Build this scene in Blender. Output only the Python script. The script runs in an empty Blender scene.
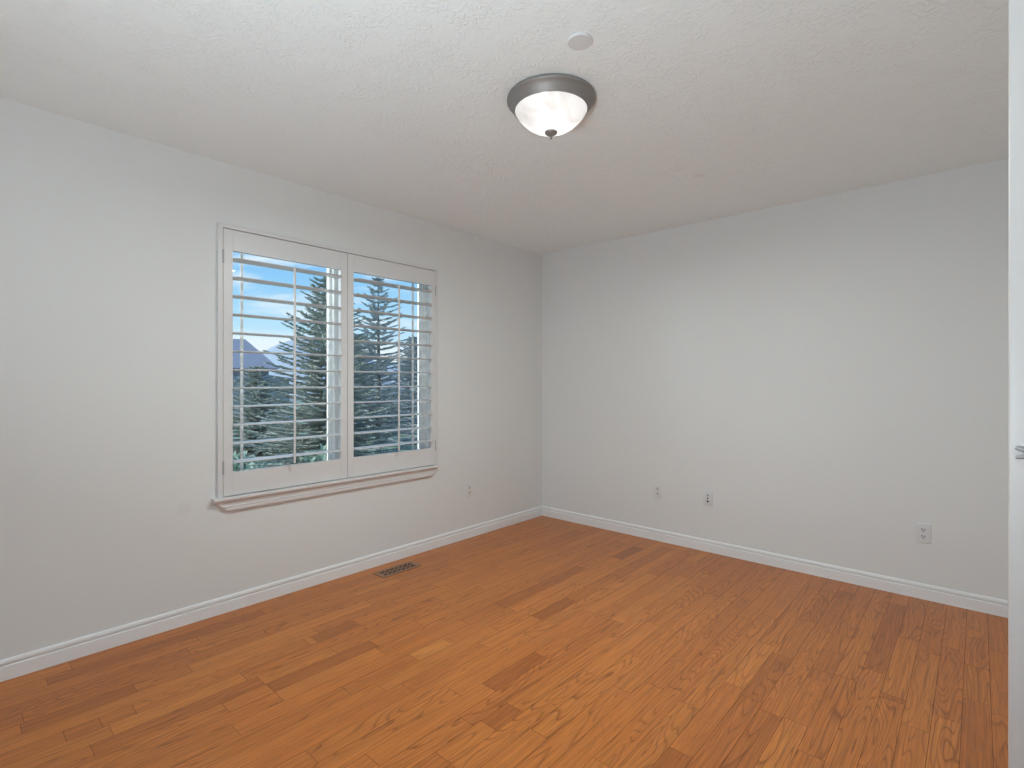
import bpy, bmesh, math, random
from mathutils import Vector, Matrix, noise

scn = bpy.context.scene
COL = scn.collection
PI = math.pi

# ------------------------------------------------------------------ camera, sky, lights, exposure
FPX, CXP, CYP = 519.0, 512.0, 381.5
YAW = math.atan2(466.0, FPX)
CAM = Vector((3.043, 0.0, 1.253))
cd = bpy.data.cameras.new('camera')
cam = bpy.data.objects.new('camera', cd)
COL.objects.link(cam)
cam.location = CAM
cam.rotation_euler = (PI / 2, 0, YAW)
cd.sensor_width = 36.0
cd.lens = 36.0 * FPX / 1024.0
cd.shift_x = 0.0
cd.shift_y = (CYP - 384.0) / 1024.0
cd.clip_start = 0.02
cd.clip_end = 2000
scn.camera = cam

scn.view_settings.view_transform = 'Standard'
scn.view_settings.look = 'None'
scn.view_settings.gamma = 1.0
scn.view_settings.use_curve_mapping = False
scn.view_settings.exposure = 0.17
scn.cycles.max_bounces = 14
scn.cycles.diffuse_bounces = 9
scn.cycles.transparent_max_bounces = 16
scn.cycles.sample_clamp_indirect = 6.0
scn.cycles.use_denoising = True

LAMP = Vector((1.7115, 1.7276, 2.44))
LAMP_W = 20.5
HALL_FILL_W = 25.0
UP_W = 27.5
DAY_FILL_W = 46.0
SUN_W = 3.6
SKY_S = 1.0


def nd(nt, kind, **kw):
    n = nt.nodes.new(kind)
    for k, v in kw.items():
        if k.startswith('i_'):
            n.inputs[k[2:]].default_value = v
        else:
            setattr(n, k, v)
    return n


def ramp(nt, stops, interp='LINEAR'):
    r = nt.nodes.new('ShaderNodeValToRGB')
    e = r.color_ramp.elements
    r.color_ramp.interpolation = interp
    while len(e) < len(stops):
        e.new(0.5)
    for i, (p, c) in enumerate(stops):
        e[i].position = p
        e[i].color = (*c, 1) if len(c) == 3 else c
    return r


def mth(nt, op, a, b=None, clamp=False):
    m = nt.nodes.new('ShaderNodeMath')
    m.operation = op
    m.use_clamp = clamp
    for i, v in enumerate((a, b)):
        if v is None:
            continue
        if isinstance(v, (int, float)):
            m.inputs[i].default_value = v
        else:
            nt.links.new(v, m.inputs[i])
    return m.outputs[0]


def mixc(nt, fac, a, b, mode='MIX'):
    m = nt.nodes.new('ShaderNodeMix')
    m.data_type = 'RGBA'
    m.blend_type = mode
    for s, v in ((m.inputs[0], fac), (m.inputs[6], a), (m.inputs[7], b)):
        if isinstance(v, (int, float)):
            s.default_value = v
        elif isinstance(v, tuple):
            s.default_value = (*v, 1) if len(v) == 3 else v
        else:
            nt.links.new(v, s)
    return m.outputs[2]


world = bpy.data.worlds.new('sky')
scn.world = world
world.use_nodes = True
wt = world.node_tree
wt.nodes.clear()
w_out = nd(wt, 'ShaderNodeOutputWorld')
w_bg = nd(wt, 'ShaderNodeBackground', i_Strength=SKY_S)
w_tc = nd(wt, 'ShaderNodeTexCoord')
w_sep = nd(wt, 'ShaderNodeSeparateXYZ')
wt.links.new(w_tc.outputs['Generated'], w_sep.inputs[0])
w_ramp = ramp(wt, [(0.0, (0.16, 0.19, 0.15)), (0.495, (0.30, 0.34, 0.32)), (0.503, (0.80, 0.88, 0.93)),
                   (0.55, (0.50, 0.76, 0.97)), (0.585, (0.32, 0.62, 0.95)), (0.625, (0.17, 0.47, 0.90)), (0.8, (0.13, 0.38, 0.85))])
wt.links.new(mth(wt, 'MULTIPLY_ADD', w_sep.outputs[2], 0.5), w_ramp.inputs[0])
w_ramp.inputs[0].links[0].from_node.inputs[2].default_value = 0.5
w_map = nd(wt, 'ShaderNodeMapping')
w_map.inputs['Scale'].default_value = (2.6, 2.6, 13.0)
w_map.inputs['Rotation'].default_value = (0.10, -0.05, 0.3)
wt.links.new(w_tc.outputs['Generated'], w_map.inputs[0])
w_noise = nd(wt, 'ShaderNodeTexNoise', i_Scale=1.7, i_Detail=6.0, i_Roughness=0.55, i_Distortion=0.6)
wt.links.new(w_map.outputs[0], w_noise.inputs['Vector'])
w_cl = ramp(wt, [(0.50, (0, 0, 0)), (0.72, (0.85, 0.85, 0.85))])
wt.links.new(w_noise.outputs[0], w_cl.inputs[0])
w_low = nd(wt, 'ShaderNodeMapRange', clamp=True)
for k, v in (('From Min', 0.085), ('From Max', 0.065), ('To Min', 0.0), ('To Max', 0.8)):
    w_low.inputs[k].default_value = v
w_n2 = nd(wt, 'ShaderNodeTexNoise', i_Scale=6.0, i_Detail=3.0)
wt.links.new(w_tc.outputs['Generated'], w_n2.inputs['Vector'])
wt.links.new(mth(wt, 'ADD', w_sep.outputs[2], mth(wt, 'MULTIPLY', mth(wt, 'SUBTRACT', w_n2.outputs[0], 0.5), 0.06)), w_low.inputs[0])
w_above = mth(wt, 'GREATER_THAN', w_sep.outputs[2], 0.0)
w_cloud = mth(wt, 'MULTIPLY', mth(wt, 'MAXIMUM', w_cl.outputs[0], w_low.outputs[0]), w_above)
wt.links.new(mixc(wt, w_cloud, w_ramp.outputs[0], (0.90, 0.94, 0.98)), w_bg.inputs[0])
wt.links.new(w_bg.outputs[0], w_out.inputs[0])


def lamp(name, kind, loc, power, rot=(0, 0, 0), color=(1, 1, 1), **kw):
    d = bpy.data.lights.new(name, kind)
    d.energy = power
    d.color = color
    for k, v in kw.items():
        setattr(d, k, v)
    o = bpy.data.objects.new(name, d)
    o.location = loc
    o.rotation_euler = rot
    COL.objects.link(o)
    return o


lamp('sunlight', 'SUN', (10, 0, 12), SUN_W, color=(1, 0.96, 0.91), angle=math.radians(4)).rotation_euler = Vector((0.20, 0.86, -0.48)).to_track_quat('-Z', 'Y').to_euler()
# added fill light in the unseen hall, shining through the opening behind the camera
lamp('hall_fill', 'AREA', (1.74, -3.4, 1.2), HALL_FILL_W, rot=(PI / 2, 0, PI), color=(0.50, 0.76, 1.0), shape='RECTANGLE', size=3.2, size_y=2.2)
# added soft fill thrown up at the ceiling from behind the camera
lamp('ceiling_fill', 'AREA', (2.35, -0.3, 1.1), UP_W, color=(0.80, 0.925, 0.965), shape='RECTANGLE', size=0.4, size_y=0.4).rotation_euler = Vector((0, 0.6, 1)).to_track_quat('-Z', 'Y').to_euler()
# added area light outside, strengthens the daylight falling in through the window
lamp('window_fill', 'AREA', (-1.0, 0.45, 2.25), DAY_FILL_W, color=(0.88, 0.94, 0.98), shape='RECTANGLE', size=1.3, size_y=1.0).rotation_euler = Vector((0.75, 0.85, -0.45)).to_track_quat('-Z', 'Y').to_euler()

# ------------------------------------------------------------------ helpers


def px_ray(px):
    F = Vector((-math.sin(YAW), math.cos(YAW), 0))
    R = Vector((math.cos(YAW), math.sin(YAW), 0))
    return F + R * ((px - CXP) / FPX)


def at(px, depth, z=0.0):
    p = CAM + px_ray(px) * depth
    p.z = z
    return p


def on_floor(px, py):
    t = CAM.z * FPX / (py - CYP)
    p = CAM + px_ray(px) * t
    return p.x, p.y


def bx(bm, x0, x1, y0, y1, z0, z1, bev=0.0, seg=2):
    r = bmesh.ops.create_cube(bm, size=1.0)
    vs = r['verts']
    bmesh.ops.scale(bm, vec=(x1 - x0, y1 - y0, z1 - z0), verts=vs)
    bmesh.ops.translate(bm, vec=((x0 + x1) / 2, (y0 + y1) / 2, (z0 + z1) / 2), verts=vs)
    if bev:
        es = list({e for v in vs for e in v.link_edges})
        bmesh.ops.bevel(bm, geom=es, offset=bev, segments=seg, affect='EDGES', profile=0.5)


def lathe(bm, prof, seg=48, center=(0, 0, 0)):
    """prof: (r, z) from one end to the other; r = 0 closes to a point"""
    cx, cy, cz = center
    rings = []
    for r, z in prof:
        if r < 1e-6:
            rings.append([bm.verts.new((cx, cy, cz + z))])
        else:
            rings.append([bm.verts.new((cx + r * math.cos(2 * PI * k / seg), cy + r * math.sin(2 * PI * k / seg), cz + z)) for k in range(seg)])
    for a, b in zip(rings, rings[1:]):
        for k in range(seg):
            k2 = (k + 1) % seg
            vs = [a[0] if len(a) == 1 else a[k], b[0] if len(b) == 1 else b[k],
                  b[0] if len(b) == 1 else b[k2], a[0] if len(a) == 1 else a[k2]]
            u = []
            for v in vs:
                if v not in u:
                    u.append(v)
            if len(u) > 2:
                bm.faces.new(u)


def tube(bm, pts, r, seg=10, cap=True):
    pts = [Vector(p) for p in pts]
    rr = r if isinstance(r, (list, tuple)) else [r] * len(pts)
    rings = []
    for i, p in enumerate(pts):
        d = (pts[min(i + 1, len(pts) - 1)] - pts[max(i - 1, 0)]).normalized()
        up = Vector((0, 0, 1)) if abs(d.z) < 0.9 else Vector((1, 0, 0))
        u = d.cross(up).normalized()
        v = d.cross(u)
        rings.append([bm.verts.new(p + (u * math.cos(2 * PI * k / seg) + v * math.sin(2 * PI * k / seg)) * rr[i]) for k in range(seg)])
    for a, b in zip(rings, rings[1:]):
        for k in range(seg):
            bm.faces.new((a[k], a[(k + 1) % seg], b[(k + 1) % seg], b[k]))
    if cap:
        bm.faces.new(rings[0][::-1])
        bm.faces.new(rings[-1])


def obj(name, bm, mat, parent=None, smooth=False, loc=None):
    bmesh.ops.recalc_face_normals(bm, faces=bm.faces)
    me = bpy.data.meshes.new(name)
    bm.to_mesh(me)
    bm.free()
    if smooth:
        me.polygons.foreach_set('use_smooth', [True] * len(me.polygons))
        try:
            me.set_sharp_from_angle(angle=math.radians(40))
        except Exception:
            pass
    if mat:
        me.materials.append(mat)
    o = bpy.data.objects.new(name, me)
    COL.objects.link(o)
    if parent:
        o.parent = parent
    if loc is not None:
        o.location = loc
    return o


def struct(name, bm, mat, smooth=False):
    o = obj(name, bm, mat, None, smooth)
    o['kind'] = 'structure'
    return o


def thing(name, label, cat, loc=(0, 0, 0), rotz=0.0, group=None):
    o = bpy.data.objects.new(name, None)
    COL.objects.link(o)
    o.location = loc
    o.rotation_euler = (0, 0, rotz)
    o.empty_display_size = 0.05
    o['label'] = label
    o['category'] = cat
    if group:
        o['group'] = group
    return o


def dup(root, loc, rotz, label, group=None):
    r = root.copy()
    COL.objects.link(r)
    r.location = loc
    r.rotation_euler = (0, 0, rotz)
    r['label'] = label
    if group:
        r['group'] = group
    for ch in list(root.children):
        c = ch.copy()
        COL.objects.link(c)
        c.parent = r
        for g in ch.children:
            d = g.copy()
            COL.objects.link(d)
            d.parent = c
    return r


# ------------------------------------------------------------------ materials


def pbr(name, color, rough=0.5, metal=0.0, spec=0.5):
    m = bpy.data.materials.new(name)
    m.use_nodes = True
    b = m.node_tree.nodes['Principled BSDF']
    b.inputs['Base Color'].default_value = (*color, 1)
    b.inputs['Roughness'].default_value = rough
    b.inputs['Metallic'].default_value = metal
    b.inputs['Specular IOR Level'].default_value = spec
    return m, m.node_tree, b


def add_bump(nt, b, height, strength, dist):
    bp = nd(nt, 'ShaderNodeBump', i_Strength=strength, i_Distance=dist)
    nt.links.new(height, bp.inputs['Height'])
    nt.links.new(bp.outputs[0], b.inputs['Normal'])


def coords(nt, scale=(1, 1, 1), which='Object'):
    tc = nd(nt, 'ShaderNodeTexCoord')
    mp = nd(nt, 'ShaderNodeMapping')
    mp.inputs['Scale'].default_value = scale
    nt.links.new(tc.outputs[which], mp.inputs[0])
    return mp.outputs[0]


def noise_tex(nt, vec, scale, detail=3.0, rough=0.5, dist=0.0):
    n = nd(nt, 'ShaderNodeTexNoise', i_Scale=scale, i_Detail=detail, i_Roughness=rough, i_Distortion=dist)
    nt.links.new(vec, n.inputs['Vector'])
    return n.outputs[0]


def spots(nt, pts):
    """0..1 mask of small round stains at world points (x, y, z, radius, amount)"""
    geo = nd(nt, 'ShaderNodeNewGeometry')
    tot = None
    for (x, y, z, r, a) in pts:
        d = nd(nt, 'ShaderNodeVectorMath', operation='DISTANCE')
        nt.links.new(geo.outputs['Position'], d.inputs[0])
        d.inputs[1].default_value = (x, y, z)
        mr = nd(nt, 'ShaderNodeMapRange', clamp=True, interpolation_type='SMOOTHSTEP')
        for k, v in (('From Min', r), ('From Max', r * 0.45), ('To Min', 0.0), ('To Max', a)):
            mr.inputs[k].default_value = v
        nt.links.new(d.outputs['Value'], mr.inputs[0])
        tot = mr.outputs[0] if tot is None else mth(nt, 'MAXIMUM', tot, mr.outputs[0])
    return tot


M = {}
# walls: warm white eggshell with roller stipple and one grey scuff
m, nt, b = pbr('wall_paint', (0.80, 0.795, 0.78), 0.55, 0, 0.3)
v = coords(nt)
add_bump(nt, b, noise_tex(nt, v, 160, 3), 0.10, 0.002)
sm = spots(nt, [(0.0, 0.86, 0.60, 0.045, 0.09)])
tone = noise_tex(nt, v, 1.3, 2)
base = mixc(nt, tone, (0.725, 0.738, 0.735), (0.755, 0.768, 0.765))
nt.links.new(mixc(nt, sm, base, (0.45, 0.41, 0.41)), b.inputs['Base Color'])
M['wall'] = m

# ceiling: skip-trowel texture, slightly glossy white
m, nt, b = pbr('ceiling_paint', (0.88, 0.94, 0.96), 0.42, 0, 0.4)
v = coords(nt)
h1 = noise_tex(nt, v, 34, 3, 0.55, 1.6)
r1 = ramp(nt, [(0.46, (0, 0, 0)), (0.56, (1, 1, 1))])
nt.links.new(h1, r1.inputs[0])
h2 = noise_tex(nt, v, 9, 2)
r2 = ramp(nt, [(0.40, (0.15, 0.15, 0.15)), (0.62, (1, 1, 1))])
nt.links.new(h2, r2.inputs[0])
hh = mth(nt, 'ADD', mth(nt, 'MULTIPLY', r1.outputs[0], r2.outputs[0]), mth(nt, 'MULTIPLY', noise_tex(nt, v, 120, 2), 0.25))
add_bump(nt, b, hh, 0.42, 0.004)
M['ceiling'] = m
CEIL_NT, CEIL_B = nt, b

# white trim paint
m, nt, b = pbr('trim_paint', (0.82, 0.83, 0.84), 0.32, 0, 0.5)
add_bump(nt, b, noise_tex(nt, coords(nt, (60, 60, 60)), 1, 2), 0.04, 0.002)
M['trim'] = m
m, nt, b = pbr('shutter_paint', (0.69, 0.685, 0.685), 0.32, 0, 0.4)
add_bump(nt, b, noise_tex(nt, coords(nt, (80, 80, 80)), 1, 2), 0.03, 0.001)
M['shutter'] = m
m, nt, b = pbr('door_paint', (0.70, 0.70, 0.71), 0.35, 0, 0.5)
v = coords(nt, (150, 150, 3.0))
gn = noise_tex(nt, v, 1, 4)
add_bump(nt, b, gn, 0.12, 0.002)
nt.links.new(mixc(nt, gn, (0.545, 0.515, 0.505), (0.585, 0.555, 0.545)), b.inputs['Base Color'])
M['door'] = m
m, nt, b = pbr('vinyl_white', (0.90, 0.90, 0.89), 0.35)
add_bump(nt, b, noise_tex(nt, coords(nt), 30, 2), 0.01, 0.0002)
M['vinyl'] = m
m, nt, b = pbr('plate_plastic', (0.70, 0.71, 0.72), 0.28)
add_bump(nt, b, noise_tex(nt, coords(nt), 200, 2), 0.02, 0.0005)
M['plate'] = m
m, nt, b = pbr('plate_plastic_ivory', (0.72, 0.72, 0.705), 0.30)
add_bump(nt, b, noise_tex(nt, coords(nt), 200, 2), 0.02, 0.0005)
M['ivory'] = m
m, nt, b = pbr('dark_slot', (0.02, 0.02, 0.02), 0.8, 0, 0.1)
nt.links.new(mixc(nt, noise_tex(nt, coords(nt), 50), (0.008, 0.008, 0.008), (0.02, 0.018, 0.016)), b.inputs['Base Color'])
M['slot'] = m
m, nt, b = pbr('steel', (0.45, 0.45, 0.46), 0.35, 0.9)
add_bump(nt, b, noise_tex(nt, coords(nt), 150, 2), 0.03, 0.0005)
M['steel'] = m
m, nt, b = pbr('hinge_metal', (0.42, 0.42, 0.42), 0.45, 0.3)
add_bump(nt, b, noise_tex(nt, coords(nt), 150, 2), 0.03, 0.0005)
M['hinge'] = m
m, nt, b = pbr('hook_metal', (0.34, 0.34, 0.34), 0.5, 0.3)
add_bump(nt, b, noise_tex(nt, coords(nt), 150, 2), 0.03, 0.0005)
M['hook'] = m
# brushed nickel of the lamp
m, nt, b = pbr('brushed_nickel', (0.42, 0.41, 0.40), 0.52, 0.55)
g = noise_tex(nt, coords(nt, (20, 20, 300)), 1, 3)
nt.links.new(mixc(nt, g, (0.25, 0.235, 0.225), (0.33, 0.315, 0.305)), b.inputs['Base Color'])
M['nickel'] = m
m, nt, b = pbr('register_bronze', (0.22, 0.125, 0.08), 0.5, 0.1, 0.3)
nt.links.new(mixc(nt, noise_tex(nt, coords(nt), 60, 3), (0.24, 0.135, 0.085), (0.36, 0.215, 0.14)), b.inputs['Base Color'])
M['bronze'] = m

# lamp glass: alabaster, lit from inside
m = bpy.data.materials.new('alabaster_glass')
m.use_nodes = True
nt = m.node_tree
nt.nodes.clear()
out = nd(nt, 'ShaderNodeOutputMaterial')
v = coords(nt)
sw = noise_tex(nt, v, 6, 3, 0.45, 2.0)
cr = ramp(nt, [(0.34, (0.66, 0.64, 0.62)), (0.52, (0.80, 0.79, 0.78)), (0.68, (0.92, 0.92, 0.92))])
nt.links.new(sw, cr.inputs[0])
tl = nd(nt, 'ShaderNodeBsdfTranslucent')
nt.links.new(cr.outputs[0], tl.inputs[0])
df = nd(nt, 'ShaderNodeBsdfDiffuse')
nt.links.new(cr.outputs[0], df.inputs[0])
tr = nd(nt, 'ShaderNodeBsdfTransparent', i_Color=(1, 1, 1, 1))
gl = nd(nt, 'ShaderNodeBsdfGlossy', i_Roughness=0.15)
em = nd(nt, 'ShaderNodeEmission', i_Strength=0.56)
nt.links.new(cr.outputs[0], em.inputs[0])
m1 = nd(nt, 'ShaderNodeMixShader', i_Fac=0.35)
nt.links.new(tl.outputs[0], m1.inputs[1]); nt.links.new(df.outputs[0], m1.inputs[2])
m2 = nd(nt, 'ShaderNodeMixShader', i_Fac=0.05)
nt.links.new(m1.outputs[0], m2.inputs[1]); nt.links.new(gl.outputs[0], m2.inputs[2])
ad = nd(nt, 'ShaderNodeAddShader')
nt.links.new(m2.outputs[0], ad.inputs[0]); nt.links.new(em.outputs[0], ad.inputs[1])
m3 = nd(nt, 'ShaderNodeMixShader', i_Fac=0.22)
nt.links.new(ad.outputs[0], m3.inputs[1]); nt.links.new(tr.outputs[0], m3.inputs[2])
nt.links.new(m3.outputs[0], out.inputs[0])
M['alabaster'] = m
m = bpy.data.materials.new('bulb_frosted')
m.use_nodes = True
nt = m.node_tree
nt.nodes.clear()
out = nd(nt, 'ShaderNodeOutputMaterial')
em = nd(nt, 'ShaderNodeEmission', i_Strength=5.0)
em.inputs[0].default_value = (1, 0.98, 0.95, 1)
nt.links.new(em.outputs[0], out.inputs[0])
M['bulb'] = m

# window glass: clear with a faint green-blue tint
m = bpy.data.materials.new('window_glass')
m.use_nodes = True
nt = m.node_tree
nt.nodes.clear()
out = nd(nt, 'ShaderNodeOutputMaterial')
tr = nd(nt, 'ShaderNodeBsdfTransparent', i_Color=(0.93, 0.965, 0.96, 1))
gl = nd(nt, 'ShaderNodeBsdfGlossy', i_Roughness=0.02)
fr = nd(nt, 'ShaderNodeFresnel', i_IOR=1.25)
mx = nd(nt, 'ShaderNodeMixShader')
nt.links.new(fr.outputs[0], mx.inputs[0]); nt.links.new(tr.outputs[0], mx.inputs[1]); nt.links.new(gl.outputs[0], mx.inputs[2])
nt.links.new(mx.outputs[0], out.inputs[0])
M['glass'] = m

# oak strip floor: tone and figure per plank come from the plank's own attribute
m, nt, b = pbr('oak_floor', (0.4, 0.18, 0.06), 0.30, 0, 0.5)
at_ = nd(nt, 'ShaderNodeAttribute', attribute_name='plank')
sp = nd(nt, 'ShaderNodeSeparateColor')
nt.links.new(at_.outputs['Color'], sp.inputs[0])
tone, pid, fig = sp.outputs[0], sp.outputs[1], sp.outputs[2]
tc = nd(nt, 'ShaderNodeTexCoord')
cb = nd(nt, 'ShaderNodeCombineXYZ')
sx = nd(nt, 'ShaderNodeSeparateXYZ')
nt.links.new(tc.outputs['Object'], sx.inputs[0])
nt.links.new(mth(nt, 'MULTIPLY', sx.outputs[0], 10.0), cb.inputs[0])
nt.links.new(mth(nt, 'MULTIPLY', sx.outputs[1], 1.0), cb.inputs[1])
nt.links.new(mth(nt, 'MULTIPLY', pid, 97.0), cb.inputs[2])
field = noise_tex(nt, cb.outputs[0], 1.0, 1.6, 0.4, 0.35)
ringv = mth(nt, 'FRACT', mth(nt, 'MULTIPLY', field, 21.0))
rg = ramp(nt, [(0.0, (0.95, 0.95, 0.95)), (0.08, (0.60, 0.60, 0.60)), (0.26, (0.05, 0.05, 0.05)), (0.60, (0.0, 0.0, 0.0)), (0.93, (0.12, 0.12, 0.12)), (1.0, (0.95, 0.95, 0.95))])
nt.links.new(ringv, rg.inputs[0])
rings = mth(nt, 'MULTIPLY', rg.outputs[0], fig)
cb2 = nd(nt, 'ShaderNodeCombineXYZ')
nt.links.new(mth(nt, 'MULTIPLY', sx.outputs[0], 260.0), cb2.inputs[0])
nt.links.new(mth(nt, 'MULTIPLY', sx.outputs[1], 7.0), cb2.inputs[1])
nt.links.new(mth(nt, 'MULTIPLY', pid, 31.0), cb2.inputs[2])
pores = noise_tex(nt, cb2.outputs[0], 1.0, 3, 0.6)
cb3 = nd(nt, 'ShaderNodeCombineXYZ')
nt.links.new(mth(nt, 'MULTIPLY', sx.outputs[0], 75.0), cb3.inputs[0])
nt.links.new(mth(nt, 'MULTIPLY', sx.outputs[1], 1.6), cb3.inputs[1])
nt.links.new(mth(nt, 'MULTIPLY', pid, 53.0), cb3.inputs[2])
streak = noise_tex(nt, cb3.outputs[0], 1.0, 3, 0.5)
tr_ = ramp(nt, [(0.0, (0.25, 0.072, 0.014)), (0.30, (0.40, 0.121, 0.023)), (0.55, (0.515, 0.164, 0.030)), (0.8, (0.57, 0.198, 0.038)), (1.0, (0.60, 0.23, 0.050))])
nt.links.new(tone, tr_.inputs[0])
c1 = mixc(nt, mth(nt, 'MULTIPLY', rings, 0.74), tr_.outputs[0], (0.20, 0.052, 0.008))
st = nd(nt, 'ShaderNodeMapRange')
for k, vv in (('From Min', 0.3), ('From Max', 0.7), ('To Min', 0.86), ('To Max', 1.12)):
    st.inputs[k].default_value = vv
nt.links.new(streak, st.inputs[0])
po = nd(nt, 'ShaderNodeMapRange')
for k, vv in (('From Min', 0.32), ('From Max', 0.56), ('To Min', 0.74), ('To Max', 1.05)):
    po.inputs[k].default_value = vv
nt.links.new(pores, po.inputs[0])
mul = mth(nt, 'MULTIPLY', st.outputs[0], po.outputs[0])
vm = nd(nt, 'ShaderNodeVectorMath', operation='SCALE')
nt.links.new(c1, vm.inputs[0]); nt.links.new(mul, vm.inputs['Scale'])
nt.links.new(vm.outputs[0], b.inputs['Base Color'])
rr = nd(nt, 'ShaderNodeMapRange')
for k, vv in (('From Min', 0.0), ('From Max', 1.0), ('To Min', 0.27), ('To Max', 0.40)):
    rr.inputs[k].default_value = vv
nt.links.new(pores, rr.inputs[0])
nt.links.new(rr.outputs[0], b.inputs['Roughness'])
add_bump(nt, b, mth(nt, 'ADD', pores, mth(nt, 'MULTIPLY', noise_tex(nt, tc.outputs['Object'], 7, 2), 1.5)), 0.05, 0.002)
M['oak'] = m
m, nt, b = pbr('plank_gap', (0.09, 0.035, 0.012), 0.6)
nt.links.new(mixc(nt, noise_tex(nt, coords(nt), 20), (0.07, 0.025, 0.01), (0.11, 0.045, 0.016)), b.inputs['Base Color'])
M['gap'] = m

# outdoors


def leafy(name, a, c, scale, rough=0.8):
    m, nt, b = pbr(name, a, rough, 0, 0.2)
    nt.links.new(mixc(nt, noise_tex(nt, coords(nt), scale, 3), a, c), b.inputs['Base Color'])
    return m


M['spruce'] = leafy('spruce_needles', (0.30, 0.33, 0.29), (0.56, 0.58, 0.52), 3.5)
M['spruce_blue'] = leafy('blue_spruce_needles', (0.30, 0.34, 0.35), (0.54, 0.58, 0.58), 3.5)
M['bark'] = leafy('bark', (0.20, 0.18, 0.16), (0.34, 0.31, 0.28), 12)
M['grass'] = leafy('grass', (0.22, 0.34, 0.26), (0.34, 0.46, 0.36), 5)
M['shrub'] = leafy('shrub_leaves', (0.24, 0.34, 0.26), (0.44, 0.52, 0.42), 4)
M['hill'] = leafy('hazy_hill', (0.34, 0.40, 0.46), (0.46, 0.51, 0.56), 0.03)  # distance haze put into the blue-grey hillside colour
M['roof'] = leafy('roof_shingles', (0.22, 0.235, 0.29), (0.29, 0.305, 0.36), 2.5)
M['siding'] = leafy('house_siding', (0.40, 0.38, 0.40), (0.48, 0.46, 0.48), 1.5)
M['housetrim'] = leafy('house_trim', (0.68, 0.67, 0.68), (0.74, 0.73, 0.74), 2)
M['housepane'] = leafy('house_pane', (0.18, 0.17, 0.20), (0.26, 0.24, 0.27), 1)

# ------------------------------------------------------------------ room shell
W, L, H = 3.48, 3.811, 2.44
NEAR = -0.43            # inner face of the wall behind the camera
HALL = -3.6
T = 0.14
WY0, WY1, WZ0, WZ1 = 1.035, 2.515, 0.625, 2.085     # rough window opening

# floor: one quad per plank, grooves between them
random.seed(11)
PW = 0.0826
x_seam = 2.8327
x0 = x_seam - PW * math.ceil(x_seam / PW) - PW
cols = []
# planks the photograph singles out: (pixel on the plank, y start, y end, tone, figure)
special = []


def sp_plank(p0, p1, tone, fig):
    a = on_floor(*p0)
    c = on_floor(*p1)
    special.append((int(math.floor(((a[0] + c[0]) / 2 - x0) / PW)), min(a[1], c[1]), max(a[1], c[1]), tone, fig))


sp_plank((21, 729), (132, 684), 0.30, 0.25)
sp_plank((66, 740), (104, 729), 0.38, 0.2)
sp_plank((268, 686), (368, 640), 0.30, 0.6)
sp_plank((312, 638), (352, 620), 0.24, 0.3)
sp_plank((542, 620), (575, 601), 0.24, 0.25)
sp_plank((483, 684), (540, 655), 0.26, 0.6)
sp_plank((655, 768), (680, 752), 0.30, 0.4)
sp_plank((806, 676), (828, 673), 0.45, 0.9)
sp_plank((884, 698), (905, 700), 0.40, 0.9)
sp_plank((495, 604), (580, 567), 0.32, 0.8)
sp_plank((612, 557), (640, 548), 0.20, 0.8)
sp_plank((838, 590), (850, 600), 0.30, 0.4)
sp_plank((480, 720), (512, 706), 0.32, 0.5)
sp_plank((410, 655), (445, 640), 0.9, 0.6)

fb = bmesh.new()
cl = fb.loops.layers.float_color.new('plank')
ncol = int((W - x0) / PW) + 2
for c in range(ncol):
    xa = x0 + c * PW
    y = HALL - random.random() * 0.9
    cuts = [y]
    while y < L + 0.05:
        y += random.choice((0.32, 0.45, 0.55, 0.65, 0.75, 0.9, 1.05, 1.2)) * random.uniform(0.92, 1.08)
        cuts.append(y)
    sps = [s for s in special if s[0] == c]
    segs = [(a, d, None, None) for a, d in zip(cuts, cuts[1:])]
    for s in sps:
        ns = []
        for (a, d, t_, f_) in segs:
            if d <= s[1] or a >= s[2]:
                ns.append((a, d, t_, f_))
                continue
            if s[1] > a:
                ns.append((a, s[1], t_, f_))
            if d > s[2]:
                ns.append((s[2], d, t_, f_))
        ns.append((s[1], s[2], s[3], s[4]))
        segs = ns
    for (a, d, t_, f_) in segs:
        a2, d2 = max(a, HALL - 0.05), min(d, L + 0.02)
        xb, xe = max(xa, -0.02), min(xa + PW, W + 0.02)
        if d2 - a2 < 0.002 or xe - xb < 0.01:
            continue
        tn = min(1.0, max(0.0, random.gauss(0.60, 0.075))) if t_ is None else t_
        if t_ is None and random.random() < 0.06:
            tn = random.uniform(0.30, 0.42)
        fg = random.choice((0.1, 0.2, 0.35, 0.6, 0.9, 1.0)) if f_ is None else f_
        if t_ is None and (xa + xe) / 2 > 1.6 and random.random() < 0.5:
            fg = max(fg, 0.8)
        pidv = random.random()
        g = 0.0007
        vs = [fb.verts.new(p) for p in ((xb + g, a2 + g, 0), (xe - g, a2 + g, 0), (xe - g, d2 - g, 0), (xb + g, d2 - g, 0))]
        f = fb.faces.new(vs)
        for lp in f.loops:
            lp[cl] = (tn, pidv, fg, 1)
fl = struct('floor', fb, M['oak'])
sub = bmesh.new()
bx(sub, -T, W + T, HALL - T, L + T, -0.15, -0.0012)
# join the sub-floor into the floor object as its second material
subme = bpy.data.meshes.new('subfloor')
sub.to_mesh(subme)
sub.free()
fb = bmesh.new()
fb.from_mesh(fl.data)
nf = len(fb.faces)
fb.from_mesh(subme)
fb.faces.ensure_lookup_table()
for f in fb.faces[nf:]:
    f.material_index = 1
fb.to_mesh(fl.data)
fb.free()
fl.data.materials.append(M['gap'])
bpy.data.meshes.remove(subme)

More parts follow.
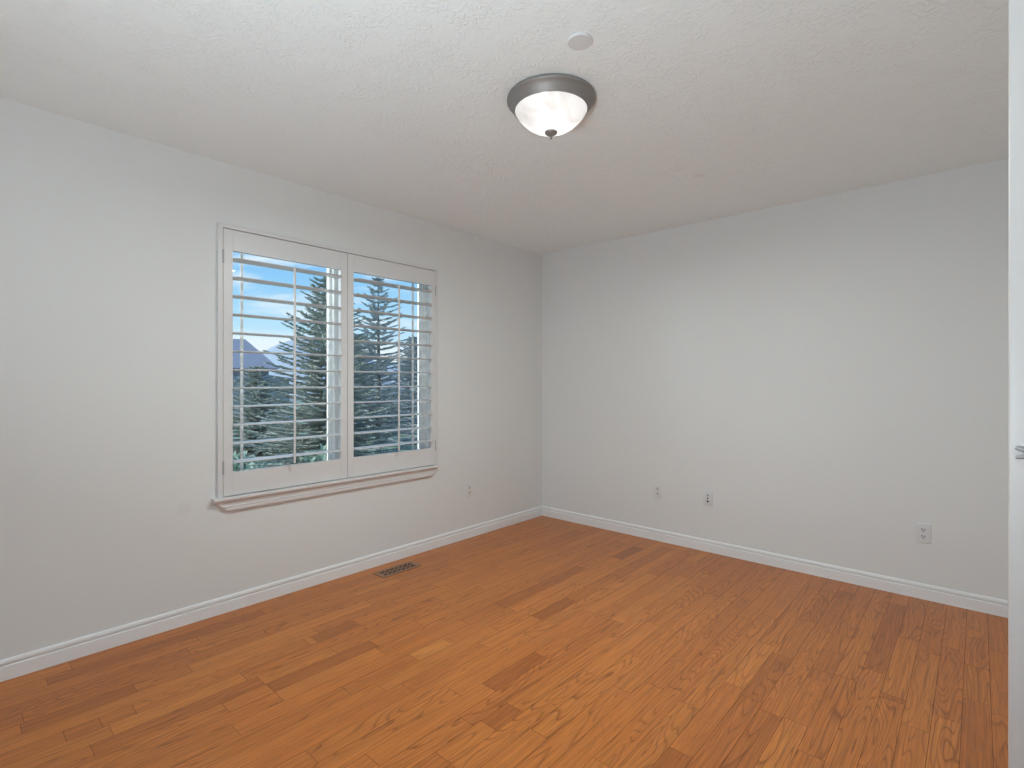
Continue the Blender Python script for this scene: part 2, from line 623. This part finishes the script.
# walls
w = bmesh.new()
bx(w, -T, 0, HALL - T, WY0, -0.1, H + 0.05)
bx(w, -T, 0, WY1, L + T, -0.1, H + 0.05)
bx(w, -T, 0, WY0, WY1, -0.1, WZ0)
bx(w, -T, 0, WY0, WY1, WZ1, H + 0.05)
bmesh.ops.remove_doubles(w, verts=w.verts, dist=1e-5)
struct('wall_left', w, M['wall'])
w = bmesh.new()
bx(w, 0, W, L, L + T, -0.1, H + 0.05)
struct('wall_back', w, M['wall'])
w = bmesh.new()
bx(w, W, W + T, HALL - T, L + T, -0.1, H + 0.05)
struct('wall_right', w, M['wall'])
DX0, DX1, DZ = 0.22, 3.26, 2.30  # opening made this wide to let the added hall fill reach the room
w = bmesh.new()
bx(w, 0, DX0, NEAR - 0.12, NEAR, -0.0, H)
bx(w, DX1, W, NEAR - 0.12, NEAR, -0.0, H)
bx(w, DX0, DX1, NEAR - 0.12, NEAR, DZ, H)
struct('wall_near', w, M['wall'])
w = bmesh.new()
bx(w, 0, W, HALL - T, HALL, -0.1, H + 0.05)
struct('wall_hall', w, M['wall'])
w = bmesh.new()
bx(w, -T, W + T, HALL - T, L + T, H, H + 0.16)
ceil = struct('ceiling', w, M['ceiling'])
# faint pinkish stains on the ceiling paint
a = CAM + px_ray(699) * ((H - CAM.z) * FPX / (CYP - 176)); a2 = CAM + px_ray(678) * ((H - CAM.z) * FPX / (CYP - 169))
sm = spots(CEIL_NT, [(a.x, a.y, H, 0.045, 0.22), (a2.x, a2.y, H, 0.05, 0.10)])
CEIL_NT.links.new(mixc(CEIL_NT, sm, (0.88, 0.94, 0.96), (0.68, 0.56, 0.54)), CEIL_B.inputs['Base Color'])

# baseboards: stepped profile with a rounded cap, extruded along the walls
BP = [(0.0, 0.0), (0.0115, 0.0), (0.0115, 0.057), (0.0105, 0.0590), (0.0045, 0.0610), (0.0045, 0.0650), (0.0095, 0.0670), (0.0108, 0.0720), (0.0100, 0.0790), (0.0075, 0.0855), (0.0035, 0.0880), (0.0, 0.0880)]


def extrude_prof(bm, pts_a, pts_b):
    va = [bm.verts.new(p) for p in pts_a]
    vb = [bm.verts.new(p) for p in pts_b]
    n = len(va)
    for i in range(n):
        bm.faces.new((va[i], va[(i + 1) % n], vb[(i + 1) % n], vb[i]))
    bm.faces.new(va[::-1])
    bm.faces.new(vb)


w = bmesh.new()
extrude_prof(w, [(o, NEAR, z) for o, z in BP], [(o, L - o, z) for o, z in BP])
struct('baseboard_left', w, M['trim'])
w = bmesh.new()
extrude_prof(w, [(o, L - o, z) for o, z in BP], [(W - o, L - o, z) for o, z in BP])
struct('baseboard_back', w, M['trim'])
w = bmesh.new()
extrude_prof(w, [(W - o, L - o, z) for o, z in BP], [(W - o, 1.75, z) for o, z in BP])
struct('baseboard_right', w, M['trim'])

# ------------------------------------------------------------------ window: jamb, frames, glass, grille bars, lock
jx0, jx1 = -T + 0.005, -0.012
w = bmesh.new()
jt = 0.015
bx(w, jx0, jx1, WY0, WY0 + jt, WZ0, WZ1)
bx(w, jx0, jx1, WY1 - jt, WY1, WZ0, WZ1)
bx(w, jx0, jx1, WY0 + jt, WY1 - jt, WZ1 - jt, WZ1)
bx(w, jx0, jx1, WY0 + jt, WY1 - jt, WZ0, WZ0 + jt)
win = struct('window_1', w, M['vinyl'])
w = bmesh.new()
FX0, FX1 = -0.135, -0.075
MC0, MC1 = 1.727, 1.800                         # centre mullion
a0, a1, b0, b1 = WY0 + jt, WY1 - jt, WZ0 + jt, WZ1 - jt
bx(w, FX0, FX1, a0, a0 + 0.035, b0, b1, 0.002)
bx(w, FX0, FX1, a1 - 0.035, a1, b0, b1, 0.002)
bx(w, FX0, FX1, a0 + 0.035, a1 - 0.035, b1 - 0.035, b1, 0.002)
bx(w, FX0, FX1, a0 + 0.035, a1 - 0.035, b0, b0 + 0.035, 0.002)
bx(w, FX0, FX1 + 0.02, MC0, MC1, b0 + 0.035, b1 - 0.035, 0.002)
obj('window_frame', w, M['vinyl'], win)
units = ((a0 + 0.035, MC0), (MC1, a1 - 0.035))
for u, (ya, yb) in enumerate(units):
    za, zb = b0 + 0.035, b1 - 0.035
    s = 0.012
    w = bmesh.new()
    bx(w, -0.122, -0.09, ya, ya + s, za, zb)
    bx(w, -0.122, -0.09, yb - s, yb, za, zb)
    bx(w, -0.122, -0.09, ya + s, yb - s, zb - s, zb)
    bx(w, -0.122, -0.09, ya + s, yb - s, za, za + s)
    sash = obj('sash', w, M['vinyl'], win)
    w = bmesh.new()
    bx(w, -0.110, -0.104, ya + s, yb - s, za + s, zb - s)
    obj('pane', w, M['glass'], sash)
    yc = 1.180 if u == 0 else 2.391
    w = bmesh.new()
    bx(w, -0.1035, -0.0985, yc - 0.008, yc + 0.008, za + s, zb - s, 0.0015)
    obj('muntin', w, M['vinyl'], sash)
# cam lock on the centre mullion
w = bmesh.new()
bx(w, FX1 + 0.02, FX1 + 0.028, MC0 + 0.022, MC0 + 0.046, 1.31, 1.40, 0.003)
tube(w, [(FX1 + 0.028, MC0 + 0.034, 1.33), (FX1 + 0.045, MC0 + 0.034, 1.345), (FX1 + 0.043, MC0 + 0.034, 1.39)], [0.006, 0.006, 0.005])
lk = obj('sash_lock', w, M['plate'], win, True)

# shutter frame (surface trim) and sill moulding
w = bmesh.new()
fo0, fo1, fz0, fz1 = 1.014, 2.536, 0.622, 2.1065
fw = 0.026
bx(w, -0.012, 0.019, fo0, fo0 + fw, fz0, fz1, 0.003)
bx(w, -0.012, 0.019, fo1 - fw, fo1, fz0, fz1, 0.003)
bx(w, -0.012, 0.019, fo0 + fw - 0.004, fo1 - fw + 0.004, fz1 - fw + 0.003, fz1, 0.003)
struct('trim_1', w, M['shutter'])
w = bmesh.new()
# profile (x from wall, z): stool nose, cove, fillet, ogee back to the wall
SP = [(0.0, 0.628), (0.042, 0.628), (0.046, 0.625), (0.046, 0.615), (0.043, 0.611), (0.037, 0.609), (0.030, 0.602), (0.025, 0.591), (0.0235, 0.580), (0.0255, 0.577), (0.0255, 0.573), (0.0215, 0.570), (0.0235, 0.562), (0.0225, 0.553), (0.0165, 0.546), (0.0, 0.543)]
SY0, SY1 = 0.989, 2.524
ex = [(0.06 - o) for o, z in SP]
# mitred returns: the ends step back with the profile
pa = [(o, SY0 + (0.61 - z) * 1.35 if z < 0.6095 else SY0 + (0.046 - o) * 0.1, z) for o, z in SP]
pb = [(o, SY1 - (0.61 - z) * 0.85 if z < 0.6095 else SY1 - (0.046 - o) * 0.1, z) for o, z in SP]
pa[-1] = (0.0, pa[-2][1], 0.543); pb[-1] = (0.0, pb[-2][1], 0.543)
pa[0] = (0.0, SY0, 0.628); pb[0] = (0.0, SY1, 0.628)
extrude_prof(w, pa, pb)
struct('trim_2', w, M['shutter'])

# plantation shutters: stiles, rails, twelve louvers, tilt rod, hinges
LZ = [0.8135 + 0.1007 * k for k in range(12)]


def louver_bm(y0, y1, z):
    bm = bmesh.new()
    n = 16
    hw, ht = 0.057, 0.0056
    ring = []
    for k in range(n):
        t = 2 * PI * k / n
        ring.append((hw * math.cos(t), ht * math.sin(t) if abs(math.sin(t)) > 1e-6 else 0.0))
    xc = 0.004
    secs = []
    # the corners are clipped towards the pivot pins at both ends
    for y, f in ((y0, 0.72), (y0 + 0.016, 1.0), (y1 - 0.016, 1.0), (y1, 0.72)):
        secs.append([bm.verts.new((xc + a * f, y, z + c)) for a, c in ring])
    for s0, s1 in zip(secs, secs[1:]):
        for k in range(n):
            bm.faces.new((s0[k], s0[(k + 1) % n], s1[(k + 1) % n], s1[k]))
    bm.faces.new(secs[0][::-1])
    bm.faces.new(secs[-1])
    return bm


def shutter(label, y0, y1, o0, o1, hinge_left):
    t = thing('window_shutter', label, 'shutter', (0.004, (y0 + y1) / 2, 0.618), 0, 'plantation shutters in the window')
    off = Vector((0.004, (y0 + y1) / 2, 0.618))
    z0, z1, oz0, oz1 = 0.632, 2.080, 0.758, 1.967
    xa, xb = -0.010, 0.018

    def put(name, bm, mat, smooth=False, parent=None):
        bmesh.ops.translate(bm, vec=-off, verts=bm.verts)
        return obj(name, bm, mat, parent or t, smooth)
    bm = bmesh.new(); bx(bm, xa, xb, y0, o0, z0, z1, 0.0015); put('stile', bm, M['shutter'])
    bm = bmesh.new(); bx(bm, xa, xb, o1, y1, z0, z1, 0.0015); put('stile', bm, M['shutter'])
    bm = bmesh.new(); bx(bm, xa, xb - 0.0006, o0, o1, oz1, z1, 0.0012); put('rail', bm, M['shutter'])
    bm = bmesh.new(); bx(bm, xa, xb - 0.0006, o0, o1, z0, oz0, 0.0012); put('rail', bm, M['shutter'])
    for z in LZ:
        put('louver', louver_bm(o0 + 0.002, o1 - 0.002, z), M['shutter'], True)
    yc = (o0 + o1) / 2
    bm = bmesh.new()
    bx(bm, 0.0615, 0.0705, yc - 0.0065, yc + 0.0065, 0.775, 1.925, 0.003, 3)
    rod = put('tilt_rod', bm, M['shutter'], True)
    for z in LZ:
        bm = bmesh.new()
        tube(bm, [(0.058, yc, z), (0.0635, yc, z)], 0.0012, 6)
        put('staple', bm, M['steel'], True, rod)
    yh = y0 - 0.0012 if hinge_left else y1 + 0.0012
    for zc in ((1.928, 0.787) if hinge_left else (1.930, 0.776)):
        bm = bmesh.new()
        tube(bm, [(0.0215, yh, zc - 0.036), (0.0215, yh, zc + 0.036)], 0.0042, 10)
        put('hinge', bm, M['hinge'], True)
    # small magnet plate mark under the opening
    bm = bmesh.new()
    bx(bm, xb - 0.0008, xb + 0.0002, yc - 0.004, yc + 0.004, 0.715, 0.745, 0.0003)
    put('catch_plate', bm, M['shutter'])
    return t


shutter('white plantation shutter panel on the left half of the window', 1.0415, 1.7805, 1.090, 1.733, True)
shutter('white plantation shutter panel on the right half of the window, nearer the room corner', 1.7835, 2.5075, 1.826, 2.468, False)

# ------------------------------------------------------------------ flush ceiling light
t = thing('ceiling_light', 'round flush ceiling light with frosted glass dome and grey metal rim', 'ceiling light', LAMP)
bm = bmesh.new()
lathe(bm, [(0.0, -0.001), (0.178, -0.001), (0.1825, -0.003), (0.1845, -0.008), (0.1845, -0.015), (0.182, -0.018), (0.178, -0.020), (0.1665, -0.038), (0.158, -0.050), (0.1545, -0.0545), (0.149, -0.0545), (0.149, -0.046), (0.0, -0.020)], 72)
obj('rim', bm, M['nickel'], t, True)
bm = bmesh.new()
R_, sag = 0.1515, 0.090
RR = (R_ * R_ + sag * sag) / (2 * sag)
prof = []
for k in range(15):
    ang = math.asin(R_ / RR) * (1 - k / 14)
    prof.append((RR * math.sin(ang), -0.053 - (sag - (RR - RR * math.cos(ang)))))
prof[-1] = (0.0, prof[-1][1])
lathe(bm, prof, 72)
dome = obj('glass_dome', bm, M['alabaster'], t, True)
bm = bmesh.new()
zp = -0.053 - sag
lathe(bm, [(0.0, zp + 0.004), (0.0255, zp + 0.003), (0.0270, zp - 0.001), (0.0245, zp - 0.006), (0.015, zp - 0.012), (0.007, zp - 0.0155), (0.0035, zp - 0.018), (0.0035, zp - 0.022), (0.005, zp - 0.025), (0.003, zp - 0.029), (0.0, zp - 0.030)], 32)
obj('finial', bm, M['nickel'], t, True)
for s in (-1, 1):
    bm = bmesh.new()
    bmesh.ops.create_uvsphere(bm, u_segments=20, v_segments=12, radius=0.027)
    bmesh.ops.scale(bm, vec=(1.25, 1, 1), verts=bm.verts)
    bmesh.ops.translate(bm, vec=(s * 0.026, 0.012 * s, -0.080), verts=bm.verts)
    obj('bulb', bm, M['bulb'], t, True)
li = lamp('ceiling_light_glow', 'AREA', (0, 0, -0.180), LAMP_W, color=(0.91, 1.0, 0.98), shape='DISK', size=0.24)
li.parent = t

# blank round cover on the ceiling
t = thing('ceiling_cover_plate', 'small round white blank cover plate on the ceiling beyond the light', 'cover plate', (2.0128, 1.5014, H))
bm = bmesh.new()
lathe(bm, [(0.0, -0.0003), (0.0425, -0.0003), (0.0425, -0.007), (0.0415, -0.009), (0.0, -0.0095)], 48)
obj('cover', bm, M['plate'], t, True)

# ------------------------------------------------------------------ outlets.  Built facing -Y (local), plate on the local XZ plane


def wall_plate(bm, w_=0.0705, h_=0.1145):
    bx(bm, -w_ / 2, w_ / 2, -0.0055, 0.0, -h_ / 2, h_ / 2, 0.0022, 3)


def duplex(label, loc, rotz, mat, group):
    t = thing('electrical_outlet', label, 'outlet', loc, rotz, group)
    bm = bmesh.new(); wall_plate(bm); obj('cover_plate', bm, mat, t, True)
    for s in (1, -1):
        bm = bmesh.new()
        n = 28
        pts = []
        for k in range(n):
            a = 2 * PI * k / n
            pts.append((0.0172 * math.cos(a), max(-0.0135, min(0.0135, 0.0172 * math.sin(a))) + s * 0.0195))
        extrude_prof(bm, [(x, -0.0048, z) for x, z in pts], [(x, -0.0075, z) for x, z in pts])
        rc = obj('receptacle', bm, mat, t)
        for dx, hh_ in ((-0.0064, 0.009), (0.0064, 0.0075)):
            bm = bmesh.new()
            bx(bm, dx - 0.0021, dx + 0.0021, -0.0079, -0.0070, s * 0.0195 + 0.004 - hh_ / 2, s * 0.0195 + 0.004 + hh_ / 2)
            obj('slot', bm, M['slot'], rc)
        bm = bmesh.new()
        tube(bm, [(0, -0.0070, s * 0.0195 - 0.0068), (0, -0.0078, s * 0.0195 - 0.0068)], 0.0036, 14)
        obj('ground_hole', bm, M['slot'], rc)
    bm = bmesh.new()
    tube(bm, [(0, -0.0050, 0), (0, -0.0066, 0)], [0.0030, 0.0024], 16)
    obj('screw', bm, mat, t)
    return t


duplex('white duplex outlet on the back wall near the right edge', (2.8085, L, 0.379), 0, M['plate'], 'duplex outlets on the walls')
duplex('pale duplex outlet on the back wall beside the jack plate with three dark holes', (1.1671, L, 0.390), 0, M['ivory'], 'duplex outlets on the walls')
duplex('pale duplex outlet on the window wall, right of the sill', (0.0, 2.872, 0.381), PI / 2, M['ivory'], 'duplex outlets on the walls')
t = thing('jack_plate', 'white wall plate with three dark round jacks in a column', 'wall plate', (1.5624, L, 0.3945), 0)
bm = bmesh.new(); wall_plate(bm); obj('cover_plate', bm, M['plate'], t, True)
for z, r in ((0.022, 0.0052), (0.0, 0.0052), (-0.024, 0.0072)):
    bm = bmesh.new()
    tube(bm, [(0, -0.0048, z), (0, -0.0082, z)], [r, r * 0.9], 18)
    obj('jack', bm, M['slot'], t, True)

# ------------------------------------------------------------------ floor register
vy0, vy1, vx0, vx1 = 1.913, 2.217, 0.105, 0.226
t = thing('floor_register', 'bronze coloured lattice floor register set in the oak floor by the window wall', 'floor register', ((vx0 + vx1) / 2, (vy0 + vy1) / 2, 0))
hx, hy = (vx1 - vx0) / 2, (vy1 - vy0) / 2
ix, iy = hx - 0.020, hy - 0.026
bm = bmesh.new()
extr = 0.0042
for (xa, xb, ya, yb) in ((-hx, -ix, -hy, hy), (ix, hx, -hy, hy), (-ix, ix, -hy, -iy), (-ix, ix, iy, hy)):
    bx(bm, xa, xb, ya, yb, 0.0002, extr, 0.0012)
obj('flange', bm, M['bronze'], t)
bm = bmesh.new()
bx(bm, -ix, ix, -iy, iy, 0.0002, 0.0009)  # flat dark sheet stands in for the shade down the duct
obj('duct_shade', bm, M['slot'], t)
bm = bmesh.new()
# diagonal lattice clipped to the opening
pitch = 0.036
for sgn in (1, -1):
    k = -12
    while k <= 12:
        c = k * pitch
        pts = []
        # line y = sgn*x + c inside |x|<=ix, |y|<=iy
        xa, xb = -ix, ix
        lo, hi = sorted(((-iy - c) / sgn, (iy - c) / sgn))
        xa, xb = max(xa, lo), min(xb, hi)
        if xb - xa > 0.004:
            p, q = Vector((xa, sgn * xa + c, 0.0026)), Vector((xb, sgn * xb + c, 0.0026))
            d = (q - p).normalized()
            n = Vector((-d.y, d.x, 0)) * 0.0030
            u = Vector((0, 0, 0.0011 if sgn == 1 else 0.0009))
            extrude_prof(bm, [p - n - u, p + n - u, p + n + u, p - n + u], [q - n - u, q + n - u, q + n + u, q - n + u])
        k += 1
bx(bm, -0.0028, 0.0028, -iy, iy, 0.0014, 0.0040)
obj('lattice', bm, M['bronze'], t)

# ------------------------------------------------------------------ door leaf at the right edge
w = bmesh.new()
bx(w, 3.0850, 3.470, 1.310, 1.345, 0.012, 2.03, 0.003, 3)
dr = struct('door_1', w, M['door'], True)
hz = CAM.z - (450.2 - CYP) / FPX * 0.965
bm = bmesh.new()
hx0 = 3.0955
tube(bm, [(hx0 - 0.0022, 1.303, hz + 0.0090), (hx0, 1.303, hz + 0.0082), (hx0 + 0.010, 1.302, hz + 0.0042), (hx0 + 0.024, 1.304, hz + 0.0005)], [0.0026, 0.0040, 0.0042, 0.0042], 12)
tube(bm, [(hx0 - 0.0022, 1.303, hz - 0.0085), (hx0, 1.303, hz - 0.0083), (hx0 + 0.010, 1.302, hz - 0.0066), (hx0 + 0.024, 1.304, hz - 0.0035)], [0.0026, 0.0038, 0.0040, 0.0042], 12)
tube(bm, [(hx0 + 0.024, 1.310, hz), (hx0 + 0.024, 1.301, hz)], [0.008, 0.006], 16)
hk = obj('door_hook', bm, M['hook'], dr, True)
hk['label'] = 'small grey two-pronged hook'

# ------------------------------------------------------------------ outdoors
GZ = -0.55
w = bmesh.new()
n = 60
gv = {}
for i in range(n + 1):
    for j in range(n + 1):
        x = -0.2 - 60 * (i / n) ** 1.6
        y = -25 + 90 * j / n
        d = max(0, -x - 6)
        z = GZ + 0.10 * noise.noise((x * 0.5, y * 0.5, 0)) - 0.012 * d
        gv[i, j] = w.verts.new((x, y, z))
for i in range(n):
    for j in range(n):
        w.faces.new((gv[i, j], gv[i + 1, j], gv[i + 1, j + 1], gv[i, j + 1]))
struct('ground', w, M['grass'], True)


def spruce(label, px, depth, ytop, rad, seed, mat, dense=1.0, group='spruce trees outside the window'):
    rnd = random.Random(seed)
    ztop = CAM.z + (CYP - ytop) / FPX * depth
    base = at(px, depth, GZ - 0.25)
    hgt = ztop - base.z
    t = thing('spruce_tree', label, 'tree', base, 0, group)
    bm = bmesh.new()
    tube(bm, [(0, 0, 0), (0.02, 0.01, hgt * 0.5), (0, 0, hgt)], [0.085, 0.05, 0.008], 8)
    obj('trunk', bm, M['bark'], t, True)
    bm = bmesh.new()

    def quad(p, d, side, ln, wd):
        vs = [bm.verts.new(p + side * wd * 0.5), bm.verts.new(p + d * ln * 0.55 + side * wd), bm.verts.new(p + d * ln), bm.verts.new(p + d * ln * 0.55 - side * wd)]
        bm.faces.new(vs)
    z = hgt * 0.05
    while z < hgt * 0.985:
        f = z / hgt
        rl = rad * (1 - f) ** 0.8 + 0.08
        nb = max(4, int((9 - 6 * f) * dense))
        ph = rnd.random() * 6.28
        for k in range(nb):
            a = ph + 2 * PI * k / nb + rnd.uniform(-0.25, 0.25)
            ln = rl * rnd.uniform(0.7, 1.15)
            out_ = Vector((math.cos(a), math.sin(a), 0))
            lift = -0.20 + 0.50 * f
            nseg = max(4, int(ln / 0.085))
            prev = Vector((0, 0, z))
            for s in range(1, nseg + 1):
                u = s / nseg
                p = out_ * ln * u + Vector((0, 0, z + ln * (lift * u + 0.14 * u * u)))
                d = (p - prev).normalized()
                sd = d.cross(Vector((0, 0, 1))).normalized()
                quad(prev, d, sd, (p - prev).length * 1.3, 0.016)
                quad(prev, d, d.cross(sd), (p - prev).length * 1.3, 0.016)
                for q in (-1, 1):
                    for r_ in range(4):
                        td = (d * rnd.uniform(0.5, 0.9) + sd * q * rnd.uniform(0.5, 0.9) + Vector((0, 0, rnd.uniform(-0.35, 0.15)))).normalized()
                        tl_ = (0.09 + 0.12 * (1 - u)) * rnd.uniform(0.6, 1.2)
                        ts = td.cross(Vector((rnd.uniform(-.5, .5), rnd.uniform(-.5, .5), 1))).normalized()
                        quad(prev + (p - prev) * rnd.random(), td, ts, tl_, 0.010)
                        quad(prev + (p - prev) * rnd.random(), td, td.cross(ts), tl_ * 0.9, 0.009)
                prev = p
        z += rnd.uniform(0.11, 0.17) / dense
    obj('foliage', bm, mat, t)
    return t


spruce('tall grey-green spruce seen through the left shutter panel', 327, 9.8, 276, 1.75, 3, M['spruce'], 1.5)
spruce('sparse-topped blue-grey spruce seen through the middle of the right shutter panel', 378, 15.0, 278, 2.1, 7, M['spruce_blue'], 0.95)
spruce('shorter blue-grey spruce seen at the right side of the right shutter panel', 430, 12.3, 322, 0.85, 12, M['spruce_blue'], 1.2)
spruce('dense blue-grey spruce behind the sparse-topped one', 358, 22.0, 333, 2.4, 15, M['spruce_blue'], 1.6)
spruce('bushy blue-grey spruce behind the shorter one, between it and the sparse-topped one', 413, 19.6, 337, 1.8, 17, M['spruce_blue'], 1.6)
spruce('small pale spruce low at the left side of the left shutter panel', 256, 12.8, 366, 1.3, 21, M['spruce'], 1.5)


def shrub(label, px, depth, h_, r_, seed):
    rnd = random.Random(seed)
    base = at(px, depth, GZ - 0.1)
    bm = bmesh.new()
    for k in range(900):
        a, e = rnd.uniform(0, 6.28), rnd.uniform(0.0, 1.5)
        rr_ = rnd.uniform(0.55, 1.0)
        p = Vector((r_ * rr_ * math.cos(a) * math.cos(e), r_ * rr_ * math.sin(a) * math.cos(e), h_ * rr_ * math.sin(e) + 0.05))
        d = Vector((rnd.uniform(-1, 1), rnd.uniform(-1, 1), rnd.uniform(0, 1.2))).normalized()
        sd = d.cross(Vector((rnd.uniform(-1, 1), rnd.uniform(-1, 1), rnd.uniform(-1, 1)))).normalized()
        l_ = rnd.uniform(0.06, 0.13)
        bm.faces.new([bm.verts.new(p), bm.verts.new(p + d * l_ * 0.5 + sd * 0.022), bm.verts.new(p + d * l_), bm.verts.new(p + d * l_ * 0.5 - sd * 0.022)])
    o = obj('shrub', bm, M['shrub'], None, False, base)
    o['label'] = label
    o['category'] = 'shrub'
    o['group'] = 'low shrubs on the lawn outside'
    return o


shrub('pale green low shrub on the lawn at the far left of the window', 240, 7.2, 0.85, 0.5, 1)
shrub('pale green low shrub in front of the tall grey-green spruce', 322, 7.2, 0.9, 0.5, 2)
shrub('pale green low shrub in front of the sparse-topped blue-grey spruce', 396, 7.3, 0.8, 0.5, 4)

# neighbour's house
HD = 26.0
hb = at(231, HD, GZ - 1.0)
t = thing('neighbour_house', 'grey neighbouring house with a steep shingled roof and an arched window', 'house', hb, math.atan2(px_ray(231).y, px_ray(231).x) - PI / 2)
# local frame: +Y away from camera, +X to the right in the photo
ze = CAM.z + (CYP - 366) / FPX * HD - hb.z
zr = CAM.z + (CYP - 333) / FPX * HD - hb.z
bm = bmesh.new()
bx(bm, -6.0, 1.75, 0.6, 7.5, 0, ze)
obj('wall', bm, M['siding'], t)
bm = bmesh.new()
vs = [bm.verts.new(p) for p in ((-6.4, 0.1, ze - 0.1), (2.25, 0.1, ze - 0.1), (2.25, 8.0, ze - 0.1), (-6.4, 8.0, ze - 0.1), (-3.2, 4.0, zr), (0.72, 4.0, zr))]
for f in ((0, 1, 5, 4), (1, 2, 5), (2, 3, 4, 5), (3, 0, 4), (3, 2, 1, 0)):
    bm.faces.new([vs[i] for i in f])
obj('roof', bm, M['roof'], t)
# low garage wing with the arched window
bm = bmesh.new()
zl = CAM.z + (CYP - 380) / FPX * (HD - 1.5) - hb.z
bx(bm, -0.3, 2.6, -1.0, 0.6, 0, zl)
gw = obj('wing_wall', bm, M['siding'], t)
bm = bmesh.new()
extrude_prof(bm, [(-0.55, -1.3, zl - 0.02), (2.85, -1.3, zl - 0.02), (2.85, -1.3, zl + 0.08), (1.15, -1.3, zl + 0.32), (-0.55, -1.3, zl + 0.08)],
             [(-0.55, 0.65, zl - 0.02), (2.85, 0.65, zl - 0.02), (2.85, 0.65, zl + 0.08), (1.15, 0.65, zl + 0.32), (-0.55, 0.65, zl + 0.08)])
obj('wing_roof', bm, M['roof'], t)
wx0, wx1 = 0.62, 1.62
wz0 = CAM.z - (399.5 - CYP) / FPX * 25.0 - hb.z
wz1 = CAM.z - (387.0 - CYP) / FPX * 25.0 - hb.z
pts = [(wx0, wz0), (wx1, wz0), (wx1, wz1)] + [((wx0 + wx1) / 2 + 0.5 * math.cos(a * PI / 10), wz1 + 0.26 * math.sin(a * PI / 10)) for a in range(1, 10)] + [(wx0, wz1)]
bm = bmesh.new()
extrude_prof(bm, [(x, -1.0, z) for x, z in pts], [(x, -1.03, z) for x, z in pts])
pn = obj('window', bm, M['housepane'], t)
bm = bmesh.new()
cxm, czm = (wx0 + wx1) / 2, (wz0 + wz1) / 2
big = [((x - cxm) * 1.16 + cxm, (z - czm) * 1.16 + czm) for x, z in pts]
nP = len(pts)
va = [bm.verts.new((x, -1.06, z)) for x, z in pts]; vb = [bm.verts.new((x, -1.06, z)) for x, z in big]
vc = [bm.verts.new((x, -0.99, z)) for x, z in pts]; vd = [bm.verts.new((x, -0.99, z)) for x, z in big]
for i in range(nP):
    j = (i + 1) % nP
    bm.faces.new((va[i], va[j], vb[j], vb[i])); bm.faces.new((va[i], vc[i], vc[j], va[j])); bm.faces.new((vb[i], vb[j], vd[j], vd[i]))
obj('window_surround', bm, M['housetrim'], pn)

# ridge of hills far behind
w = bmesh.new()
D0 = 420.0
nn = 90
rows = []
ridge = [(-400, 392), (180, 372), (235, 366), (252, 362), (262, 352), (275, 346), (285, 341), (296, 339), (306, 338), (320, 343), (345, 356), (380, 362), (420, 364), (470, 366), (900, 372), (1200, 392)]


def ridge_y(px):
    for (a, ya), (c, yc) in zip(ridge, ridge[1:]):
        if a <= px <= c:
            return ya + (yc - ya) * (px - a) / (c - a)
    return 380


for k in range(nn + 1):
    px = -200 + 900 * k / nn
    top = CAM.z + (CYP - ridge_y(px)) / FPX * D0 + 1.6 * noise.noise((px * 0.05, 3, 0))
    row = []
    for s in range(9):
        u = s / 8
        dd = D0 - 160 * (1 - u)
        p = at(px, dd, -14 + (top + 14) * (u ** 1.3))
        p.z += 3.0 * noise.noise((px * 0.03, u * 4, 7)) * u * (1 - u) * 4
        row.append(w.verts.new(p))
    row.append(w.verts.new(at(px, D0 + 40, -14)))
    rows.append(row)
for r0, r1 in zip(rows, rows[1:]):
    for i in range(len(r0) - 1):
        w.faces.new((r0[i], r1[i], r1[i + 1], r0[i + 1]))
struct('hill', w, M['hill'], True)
